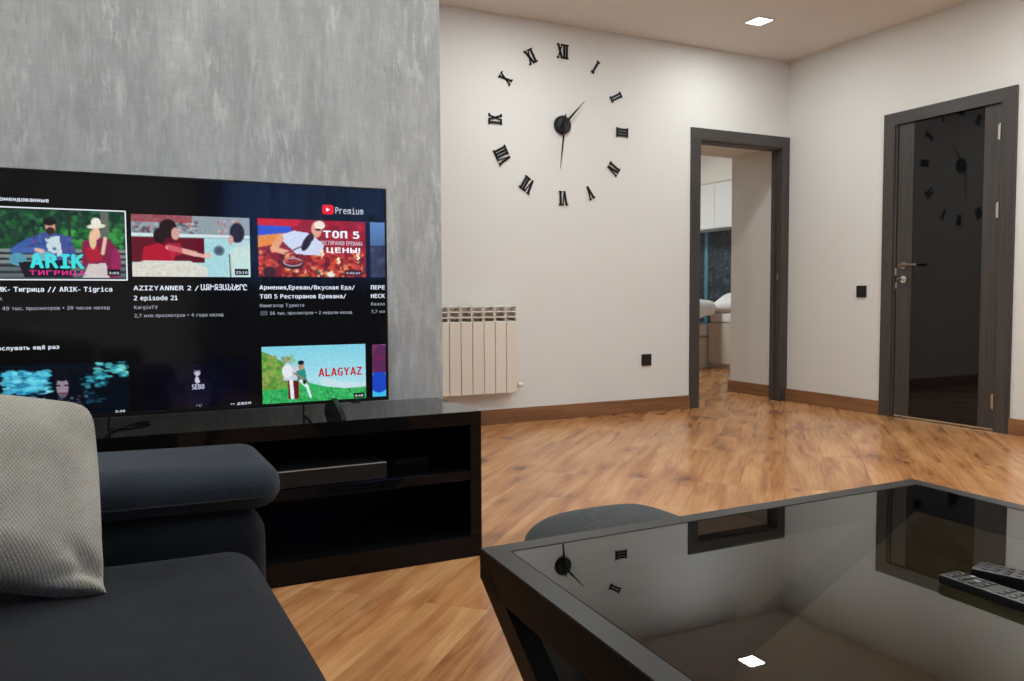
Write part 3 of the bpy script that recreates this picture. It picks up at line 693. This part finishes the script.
# --- thumbnail: kitchen scene
P = Paint(140, 80, (186, 214, 216), (170, 206, 212), 2)
P.put((P.Y < .36).astype(float), (146, 158, 166)); P.speck(.02, .55, .02, .3, 90, .028, [(96, 70, 74), (190, 196, 200), (120, 110, 124), (80, 90, 104), (200, 60, 66)], .7)
P.put(((P.X < .5) & (P.Y < .12)).astype(float), (150, 56, 66), .7); P.speck(.72, .92, .06, .3, 24, .02, [(196, 60, 110), (230, 190, 200), (220, 120, 70)], .8)
P.put(((P.Y > .30) & (P.Y < .345)).astype(float), (206, 226, 230)); P.put(((P.X < .62) & (P.Y > .36) & (P.Y < .76)).astype(float), (96, 18, 38))
P.put(((P.X > .60) & (P.X < .86) & (P.Y > .36)).astype(float), (166, 214, 220)); P.ell(.725, .56, .085, .085, (60, 92, 116)); P.ell(.725, .56, .055, .055, (26, 40, 62)); P.ell(.725, .56, .10, .10, (210, 230, 234), .25)
P.poly([(.10, .52), (.22, .46), (.36, .56), (.34, .76), (.08, .76)], (176, 22, 50)); P.ell(.30, .22, .13, .15, (34, 20, 24)); P.ell(.23, .34, .09, .12, (30, 18, 22)); P.ell(.36, .30, .06, .10, (214, 160, 150))
P.line(.30, .52, .52, .62, .085, (222, 170, 160)).line(.50, .62, .62, .66, .06, (226, 176, 164)); P.ell(.63, .64, .035, .05, (228, 180, 168)); P.poly([(.28, .46), (.40, .44), (.42, .62), (.32, .70)], (196, 44, 70), .6)
P.poly([(0, .80), (.10, .74), (.48, .74), (.62, .84), (.62, 1), (0, 1)], (214, 214, 208)); P.speck(0, .55, .78, .98, 70, .03, [(230, 222, 206), (196, 200, 200), (222, 206, 180)], .5)
P.poly([(.80, .60), (.86, .50), (1, .46), (1, 1), (.80, 1)], (196, 222, 214)); P.line(.815, .62, .82, 1, .02, (60, 80, 92)); P.ell(.885, .26, .115, .165, (40, 34, 44)); P.ell(.83, .38, .04, .08, (206, 160, 148))
picture(P, .083, .412, .926, 1.106, 'thumbnail of a kitchen scene')
plate(.366, .406, .932, .951, (20, 26, 34)); caption('25:16', .369, .937, .0095, .034, INK, .01)
# --- thumbnail: chef and crayfish
P = Paint(150, 80, (150, 22, 34), (120, 30, 30), 3)
P.poly([(0, .10), (.30, .04), (.30, .24), (0, .40)], (52, 84, 200)); P.poly([(0, 0), (.40, 0), (.36, .12), (0, .12)], (196, 30, 40)); P.poly([(0, .30), (.25, .24), (.2, .42), (0, .5)], (238, 150, 52), .9)
P.speck(.0, 1, .55, 1, 260, .04, [(190, 48, 30), (226, 96, 44), (120, 24, 28), (236, 160, 92), (70, 20, 22), (206, 60, 46)], .75)
P.speck(.6, 1, .05, .6, 60, .05, [(176, 24, 40), (206, 40, 50), (120, 14, 26)], .5)
P.poly([(.18, .30), (.32, .20), (.48, .24), (.60, .44), (.56, .62), (.34, .60)], (206, 214, 236)); P.line(.20, .34, .14, .52, .12, (226, 160, 120)).line(.14, .52, .26, .58, .09, (230, 168, 128))
P.ell(.53, .17, .09, .14, (224, 160, 130)); P.ell(.44, .40, .065, .16, (42, 22, 26), 1, .5); P.ell(.48, .30, .05, .07, (50, 26, 26)); P.ell(.56, .09, .095, .075, (238, 226, 214)); P.ell(.545, .17, .05, .02, (30, 20, 24))
P.ell(.31, .76, .19, .10, (30, 24, 30)); P.ell(.31, .74, .165, .075, (196, 190, 188)); P.ell(.31, .74, .14, .058, (120, 36, 30)); P.speck(.22, .40, .70, .78, 24, .015, [(220, 70, 40), (90, 20, 20)], .8)
P.ell(.10, .92, .1, .1, (60, 30, 24)); P.ell(.66, .95, .07, .05, (230, 226, 214)); P.speck(.34, .7, .86, 1, 20, .03, [(60, 110, 50), (240, 220, 180), (160, 30, 30)], .8); P.line(.40, .46, .24, .60, .02, (60, 40, 40))
picture(P, .436, .776, .928, 1.107, 'thumbnail of a man in a white cap and food')
caption('ТОП 5', .638, 1.053, .030, .116, (240, 244, 250), .035); caption('РЕСТОРАНОВ ЕРЕВАНА', .629, 1.030, .0178, .136, (214, 196, 204), .01); caption('ЦЕНЫ!', .648, 1.006, .022, .108, (250, 250, 252), .03)
for (x, z) in ((.680, .972), (.744, .986), (.628, .996)): caption('$', x, z, .026, None, (250, 226, 190), .03)
plate(.706, .762, .933, .951, (60, 20, 24)); caption('1:42:22', .710, .938, .0085, .046, INK, .01)
# --- thumbnail cut by the screen edge (top right)
P = Paint(24, 80, (96, 136, 190), (52, 58, 84), 4); P.put((P.Y > .42).astype(float), (52, 56, 78)); P.speck(0, 1, .42, 1, 40, .05, [(44, 46, 66), (74, 78, 104), (60, 60, 80)], .6)
picture(P, .791, .8405, .928, 1.107, 'thumbnail of a blue landscape')
# --- lower row: face among turquoise leaves
P = Paint(150, 84, (8, 14, 24), (6, 12, 20), 5)
P.speck(.16, .44, .12, .52, 170, .035, [(88, 200, 226), (60, 170, 206), (130, 226, 238), (30, 110, 150)], .7, 1.6); P.speck(.0, .42, .50, .92, 150, .026, [(60, 150, 200), (14, 50, 80), (110, 200, 226), (6, 18, 32), (8, 24, 44)], .65, 1.7)
P.speck(.76, .98, .02, .30, 46, .032, [(90, 210, 210), (40, 130, 150), (130, 230, 224)], .7, 1.5); P.speck(.66, .84, .24, .46, 30, .03, [(70, 180, 196), (20, 70, 90)], .65, 1.5)
P.speck(.66, .80, .48, .74, 16, .03, [(30, 80, 104), (10, 34, 50)], .6, 1.5); P.poly([(.38, 1), (.42, .66), (.66, .62), (.76, 1)], (10, 12, 20)); P.speck(.40, .70, .60, .80, 40, .02, [(90, 100, 124), (140, 146, 170), (20, 26, 40)], .5)
P.ell(.535, .34, .10, .24, (16, 16, 24)); P.ell(.535, .44, .072, .19, (146, 130, 146)); P.ell(.535, .24, .085, .09, (14, 14, 22)); P.line(.475, .40, .515, .41, .025, (20, 18, 28)).line(.555, .41, .595, .40, .025, (20, 18, 28)); P.line(.505, .55, .565, .55, .02, (90, 40, 54)); P.ell(.535, .60, .05, .05, (70, 56, 70), .6)
picture(P, -.300, .066, .529, .682, 'thumbnail of a face among turquoise leaves')
caption('3:36', .027, .5345, .0085, .026, INK, .01)
# --- lower row: singer on black
P = Paint(130, 80, (4, 4, 14), (5, 5, 16), 6); P.ell(.5, .6, .5, .42, (8, 10, 34), .5); P.speck(.1, .9, .3, .9, 30, .09, [(7, 8, 30), (4, 4, 12)], .25)
P.poly([(.36, .56), (.42, .46), (.56, .46), (.62, .56), (.60, .94), (.38, .94)], (12, 14, 34)); P.ell(.485, .26, .075, .12, (16, 16, 34)); P.ell(.485, .315, .048, .075, (190, 186, 206)); P.ell(.485, .24, .06, .045, (14, 14, 28)); P.line(.46, .30, .475, .305, .015, (40, 36, 60)).line(.50, .305, .515, .30, .015, (40, 36, 60))
P.poly([(.468, .40), (.485, .38), (.500, .44), (.508, .51), (.482, .535), (.462, .50)], (200, 196, 216))
picture(P, .108, .404, .536, .688, 'thumbnail of a singer on a black ground')
caption('SEBO', .236, .590, .020, .034, (186, 190, 214), .02); caption('ԻՄ', .247, .536, .0085, None, DIM); caption('•• ДЖЕМ', .345, .5355, .0095, .060, INK, .01, shear=.2)
# --- lower row: green field
P = Paint(150, 80, (126, 206, 226), (190, 226, 236), 7)
P.poly([(0, .08), (.08, .14), (.24, .34), (.42, .62), (.52, .80), (0, .85)], (96, 156, 62)); P.speck(0, .30, .18, .72, 150, .035, [(120, 176, 70), (70, 128, 52), (150, 170, 84), (166, 140, 96)], .6)
P.poly([(.44, .66), (.60, .74), (.80, .79), (1, .76), (1, 1), (0, 1), (0, .76), (.2, .74)], (50, 172, 92)); P.speck(0, 1, .78, 1, 420, .018, [(38, 150, 76), (80, 200, 116), (28, 124, 70), (64, 186, 110)], .7)
P.poly([(.55, .56), (.75, .66), (1, .72), (1, .78), (.8, .79), (.56, .72)], (206, 226, 232), .7)
P.poly([(.20, .40), (.24, .34), (.32, .36), (.40, .46), (.36, .60), (.20, .60)], (196, 206, 222)); P.ell(.235, .44, .09, .12, (226, 230, 236)); P.poly([(.32, .44), (.40, .40), (.42, .62), (.33, .62)], (44, 140, 130)); P.ell(.365, .36, .05, .07, (180, 140, 120)); P.ell(.365, .30, .055, .04, (24, 32, 40))
P.poly([(.24, .60), (.34, .62), (.34, .92), (.24, .92)], (96, 26, 34)); P.line(.27, .62, .28, .90, .065, (232, 234, 240)).line(.36, .62, .42, .72, .06, (210, 230, 236)).line(.42, .72, .45, .90, .045, (214, 232, 238)); P.line(.30, .48, .40, .60, .03, (150, 120, 90)); P.ell(.395, .64, .03, .04, (30, 30, 44))
picture(P, .440, .770, .5310, .7105, 'bright green thumbnail of two people in a field')
caption('ALAGYAZ', .616, .6105, .035, .140, (190, 26, 44), .022)
plate(.729, .764, .534, .551, (18, 20, 26)); caption('4:48', .733, .5385, .0095, .026, INK, .01)
# --- cut thumbnail (bottom right)
P = Paint(24, 80, (120, 92, 160), (40, 160, 220), 8); P.ell(.5, .2, .5, .16, (210, 150, 170)); P.ell(.1, .3, .3, .34, (110, 52, 90)); P.ell(.75, .32, .22, .3, (92, 40, 84)); P.ell(.5, .80, .7, .25, (60, 190, 236)); P.ell(.5, .72, .2, .2, (30, 70, 190)); P.line(.35, .27, .65, .27, .02, (150, 40, 60))
picture(P, .7925, .8385, .5345, .7070, 'thumbnail of a woman on a violet ground')
# --- writing
caption('Рекомендованные', -.122, 1.129, .0150, .146, INK, .020, 'RIGHT')
caption('АРИК- Тигрица // ARIK- Tigrica', .029, .883, .0178, .302, INK, .020, 'RIGHT'); caption('ARIK', -.240, .859, .012, None, DIM, 0, 'RIGHT'); caption('49 тыс. просмотров • 20 часов назад', .021, .8325, .0135, .262, DIM, .010, 'RIGHT')
caption('AZIZYANNER 2 /', .085, .8865, .0178, .176, INK, .02); caption('ԱԶԻԶՅԱՆՆԵՐԸ', .268, .8865, .0178, .132, INK, .020); caption('2 episode 21', .085, .8575, .0178, .117, INK, .020); caption('KarginTV', .085, .832, .0135, .062, DIM, .010); caption('2,7 млн просмотров • 4 года назад', .085, .808, .0135, .245, DIM, .010)
caption('Армения,Ереван/Вкусная Еда/', .438, .8885, .0178, .299, INK, .020); caption('ТОП 5 Ресторанов Еревана/', .438, .8605, .0178, .270, INK, .020); caption('Навигатор Туриста', .438, .834, .0135, .135, DIM, .010)
plate(.439, .460, .8085, .8215, (84, 88, 98), name='quality_badge'); caption('4K', .442, .811, .008, .014, (20, 22, 28), .01, dy=-.0018); caption('56 тыс. просмотров • 2 недели назад', .468, .810, .0135, .259, DIM, .010)
caption('ПЕРЕ', .7915, .8885, .0178, .0465, INK, .020); caption('НЕСК', .7915, .8605, .0178, .0465, INK, .020); caption('Квазо', .7915, .836, .0135, .046, DIM, .010); caption('7,7 мл', .7915, .811, .0135, .0455, DIM, .010)
caption('Послушать ещё раз', -.109, .7235, .0150, .156, INK, .020, 'RIGHT')
plate(.635, .6725, 1.1265, 1.1575, (222, 24, 36), name='logo_badge', rad=.008)
tb = BM(); tb.faces.new([tb.verts.new((p[0]-.2315, -.0018, p[1]-KH-.0013)) for p in ((.648, 1.1355), (.648, 1.1485), (.661, 1.142))]); obj('play_triangle', tb, ecol((240, 240, 244)), scr)
caption('Premium', .678, 1.1305, .028, .091, (224, 230, 240), .0)

# cables lying on the console
cbl = obj('cable', tube(BM(), smooth_pts([(.575, 2.664, .535), (.574, 2.655, .50), (.570, 2.645, .4897), (.5675, 2.60, .4893), (.562, 2.53, .4893), (.556, 2.470, .4893)], 8), .0028), M['matte_black'], smooth=True)
tag(cbl, 'thin black cable hanging from the middle of the television onto the console', 'cable')
cbl = obj('cable', tube(BM(), smooth_pts([(.012, 2.664, .535), (.010, 2.655, .50), (.008, 2.64, .4835), (.012, 2.60, .4893), (.050, 2.61, .4893), (.105, 2.65, .4893), (.118, 2.69, .4893), (.098, 2.70, .4893), (.06, 2.655, .4893), (.02, 2.575, .4893), (.004, 2.52, .4893), (.0, 2.470, .4893)], 8), .0026), M['matte_black'], smooth=True)
tag(cbl, 'thin black cable coiled on the console behind the sofa arm', 'cable')

# ------------------------------------------------------------------ sofa
sf = thing('sofa', 'dark blue grey fabric sofa with a padded armrest in the left foreground', 'sofa', (-.3, .2, 0))
def SO(name, h, c, r, mat, **k):
    lab = k.pop('label', None); return obj(name, soft(*h, r, **k), mat, sf, lab, smooth=True, loc=(c[0]+.3, c[1]-.2, c[2]))
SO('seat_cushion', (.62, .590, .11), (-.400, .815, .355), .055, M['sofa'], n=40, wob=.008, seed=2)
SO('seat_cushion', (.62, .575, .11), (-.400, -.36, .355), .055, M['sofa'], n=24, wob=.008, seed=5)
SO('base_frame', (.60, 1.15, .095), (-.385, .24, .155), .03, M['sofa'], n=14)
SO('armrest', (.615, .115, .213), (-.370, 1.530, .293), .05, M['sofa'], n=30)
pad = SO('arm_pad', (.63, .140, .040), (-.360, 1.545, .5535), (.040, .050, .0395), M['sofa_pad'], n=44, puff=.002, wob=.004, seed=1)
pad.rotation_euler = (0, math.radians(.9), 0)
# seam around the pad
pts = []
hx, hy, r = .6305, .1405, .058
for cx, cy, a0 in ((hx-r, hy-r, 0), (-hx+r, hy-r, 90), (-hx+r, -hy+r, 180), (hx-r, -hy+r, 270)):
    for k in range(9): t = math.radians(a0+k*11.25); pts.append((cx+r*math.cos(t)*.985, cy+r*math.sin(t)*.985, -.014))
pts.append(pts[0]); pts.append(pts[1])
obj('seam', tube(BM(), pts, .0022, 6), M['piping'], pad, smooth=True)
SO('armrest', (.615, .115, .215), (-.365, -1.05, .295), .05, M['sofa'], n=16)
SO('backrest', (.14, 1.10, .30), (-1.07, .24, .58), .09, M['sofa'], n=26)
for x in (-.86, .10):
    for y in (1.5, -1.0): obj('leg', cyl(BM(), (x+.3, y-.2, 0), (x+.3, y-.2, .075), .022, .026, 16), M['matte_black'], sf, smooth=math.radians(40))
# stitched edge of the seat
# cushion
Vlr, Vur = Vector((.024, 1.160, .462)), Vector((-.058, 1.305, .690))
vdir = (Vur-Vlr); hv = vdir.length; vdir.normalize(); udir = Vector((-.94, -.02, .30)).normalized()
nrm = vdir.cross(-udir).normalized()
if nrm.y > 0: nrm = -nrm
def cushion_mesh(hx, hy, hz, n=56):
    bm = BM(); bmesh.ops.create_cube(bm, size=2); bmesh.ops.subdivide_edges(bm, edges=bm.edges[:], cuts=n, use_grid_fill=True)
    for v in bm.verts:
        x, y, z = [math.sin(c*PI/2) for c in v.co]
        k = 1/((abs(x)**9+abs(y)**9)**(1/9) or 1) if max(abs(x), abs(y)) > .5 else 1/((.5**9+min(abs(x), abs(y))**9)**(1/9))*.5
        ax = max(abs(x), abs(y)); k = 1-(1-k)*ax**6 if k < 1 else 1
        e = (max(0, 1-abs(x)**3.2)*max(0, 1-abs(y)**3.2))**.5
        pin = max(0, x)**6*max(0, -y)**6                              # the lower right corner is pulled to a point
        X = x*k*(1+.02*(1-y*y)) + .12*pin; Y = y*k*(1+.01*(1-x*x)) - .05*pin; Y *= 1-(min(.2, .30*(1-x)) if y < 0 else 0)*min(1, -y*1.5 if y < 0 else 0)
        Z = z*hz*((.16-.05*pin)+(.84)*e)
        Z += z*hz*.10*noise.noise(Vector((x*2.2, y*2.2, 3)))*e
        if z > .5:
            d = abs((x-.84)+(y+.72)*.9)/1.35; Z -= .016*math.exp(-(d/.07)**2)*math.exp(-((x-.86)**2+(y+.80)**2)/.035)
            d = abs((x-.80)*.6-(y+.86))/1.2; Z -= .008*math.exp(-(d/.05)**2)*math.exp(-((x-.80)**2+(y+.88)**2)/.06)
        v.co = Vector((X*hx, Y*hy, Z))
    return bm
cush = obj('throw_cushion', cushion_mesh(.200, hv/2+.004, .070), M['cushion'], smooth=True)
cc = (Vlr+Vur)/2 + udir*.192 - nrm*.035 + Vector((0, 0, -.002))
R = Matrix((( -udir.x, vdir.x, nrm.x, cc.x), (-udir.y, vdir.y, nrm.y, cc.y), (-udir.z, vdir.z, nrm.z, cc.z), (0, 0, 0, 1)))
cush.matrix_world = R
tag(cush, 'beige coarsely woven throw cushion leaning on the sofa arm', 'cushion')

# ------------------------------------------------------------------ pouf behind the table
pf = thing('pouf', 'low grey upholstered pouf with rounded corners behind the coffee table', 'pouf', (.984, 1.425, 0))
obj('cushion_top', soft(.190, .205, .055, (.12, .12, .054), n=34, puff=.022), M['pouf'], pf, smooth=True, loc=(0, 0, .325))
obj('body', soft(.180, .200, .115, (.11, .11, .03), n=24), M['pouf_shade'], pf, smooth=True, loc=(0, 0, .157))
for x in (-.12, .12):
    for y in (-.13, .13): obj('leg', cyl(BM(), (x, y, 0), (x, y, .045), .016, n=14), M['matte_black'], pf, smooth=math.radians(40))

# ------------------------------------------------------------------ coffee table (its plan is a slightly skewed square)
TH = .4925
tb = thing('coffee_table', 'black coffee table with smoked glass top and slanted side bars', 'coffee table', (.95, .62, 0))
P00, UX, UY = Vector((.453, .326)), Vector((.966, .014)), Vector((.039, .770))
def tp(u, v, z): q = P00+UX*u+UY*v; return Vector((q.x-.95, q.y-.62, z))
def quadbox(bm, c, z0, z1):
    lo = [bm.verts.new(tp(u, v, z0)) for u, v in c]; hi = [bm.verts.new(tp(u, v, z1)) for u, v in c]
    bm.faces.new(lo[::-1]); bm.faces.new(hi)
    for i in range(4): bm.faces.new((lo[i], lo[(i+1) % 4], hi[(i+1) % 4], hi[i]))
w_ = .037; wv = .047
b = BM(); rings = []
for z in (TH-.038, TH):
    rings.append([[b.verts.new(tp(u, v, z)) for u, v in ((0, 0), (1, 0), (1, 1), (0, 1))], [b.verts.new(tp(u, v, z)) for u, v in ((w_, wv), (1-w_, wv), (1-w_, 1-wv), (w_, 1-wv))]])
(o0, i0), (o1, i1) = rings
for k in range(4):
    m = (k+1) % 4
    b.faces.new((o0[k], o0[m], o1[m], o1[k])); b.faces.new((i0[m], i0[k], i1[k], i1[m])); b.faces.new((o1[k], o1[m], i1[m], i1[k])); b.faces.new((o0[m], o0[k], i0[k], i0[m]))
bmesh.ops.bevel(b, geom=b.edges[:], offset=.0012, segments=2, affect='EDGES'); obj('rim', b, M['table_frame'], tb)
k0, k1, wr = .030, .970, .030                                       # lower half of the apron, cut back at the corners
for c in (((0, k0), (wr, k0), (wr, k1), (0, k1)), ((1-wr, k0), (1, k0), (1, k1), (1-wr, k1)), ((k0, 0), (k1, 0), (k1, wr*1.25), (k0, wr*1.25)), ((k0, 1-wr*1.25), (k1, 1-wr*1.25), (k1, 1), (k0, 1))):
    b = BM(); quadbox(b, c, TH-.0555, TH-.0372); obj('apron', b, M['table_frame'], tb)
b = BM(); e = w_+.0012; ev = wv+.0014; quadbox(b, ((e, ev), (1-e, ev), (1-e, 1-ev), (e, 1-ev)), TH-.0062, TH-.0008); 
# one reflecting sheet: keep only the upper face and thin sides
obj('glass_top', b, M['smoked'], tb, 'smoked glass top')
# crossed bars on the four sides, standing just inside the rim
def bar(bm, A, B, half, inw):
    A, B, inw = Vector(A), Vector(B), Vector(inw); up = Vector((0, 0, half))
    ring = lambda p: [p-up, p+up, p+up+inw, p-up+inw]
    a = [bm.verts.new(q) for q in ring(A)]; b_ = [bm.verts.new(q) for q in ring(B)]
    bm.faces.new(a[::-1]); bm.faces.new(b_)
    for i in range(4): bm.faces.new((a[i], a[(i+1) % 4], b_[(i+1) % 4], b_[i]))
zt, zb_ = .4705, .030
c00, c10, c11, c01 = tp(0, 0, 0), tp(1, 0, 0), tp(1, 1, 0), tp(0, 1, 0)
ends = ((c01, c00, (.030, 0, 0)), (c11, c01, (0, -.030, 0)), (c10, c11, (-.030, 0, 0)), (c00, c10, (0, .030, 0)))
for p, q, inw in ends:                                             # one diagonal brace on every side, from a top corner to the next foot
    b = BM(); bar(b, p+(q-p)*.001+Vector((0, 0, zt)), p+(q-p)*.97+Vector((0, 0, zb_)), .0215, inw); obj('leg_bar', b, M['table_frame'], tb)
b = BM()
for p, q, inw in ends: bar(b, p+(q-p)*.0+Vector((0, 0, .0125)), p+(q-p)*1.0+Vector((0, 0, .0125)), .0123, inw)
obj('base_frame', b, M['table_inner'], tb)

# ------------------------------------------------------------------ remote controls
def remote(label, tip, ang, L, wd, th, tilt=0.0):
    """tip = middle of the far end; the body runs from there along direction ang"""
    r = thing('remote_control', label, 'remote control', tip, ang, 'remote controls on the coffee table'); r.rotation_euler = (0, -tilt, ang)
    b = bx(0, L, -wd/2, wd/2, 0, th, bev=.0035); obj('case', b, M['plastic_black'], r, smooth=math.radians(30))
    rng = random.Random(len(label)); rowsN = int(L*.9/.0125)
    key = bx(-.0035, .0035, -.0035, .0035, 0, .0016, bev=.0008); kme = None
    for i in range(rowsN):
        if i in (4, 9): continue
        for j in (-1, 0, 1):
            if kme is None: k = obj('button', key, M['grey_button'], r); kme = k.data
            else: k = bpy.data.objects.new('button', kme); C.objects.link(k); k.parent = r
            k.location = (.014+i*.0135, j*wd*.28, th-.0003)
            if rng.random() < .86: k.data = dark_key()
    return r
_dk = []
def dark_key():
    if not _dk:
        o = obj('button', bx(-.0035, .0035, -.0035, .0035, 0, .0014, bev=.0008), M['device']); _dk.append(o.data); bpy.data.objects.remove(o)
    return _dk[0]
remote('black button remote control lying flat on the table nearer the camera', (.974, .687, TH+.0002), math.radians(-92.0), .19, .037, .0125)
remote('black remote control lying farther right on the table behind the other remote', (1.022, .682, TH+.0002), math.radians(-72), .17, .040, .0165)
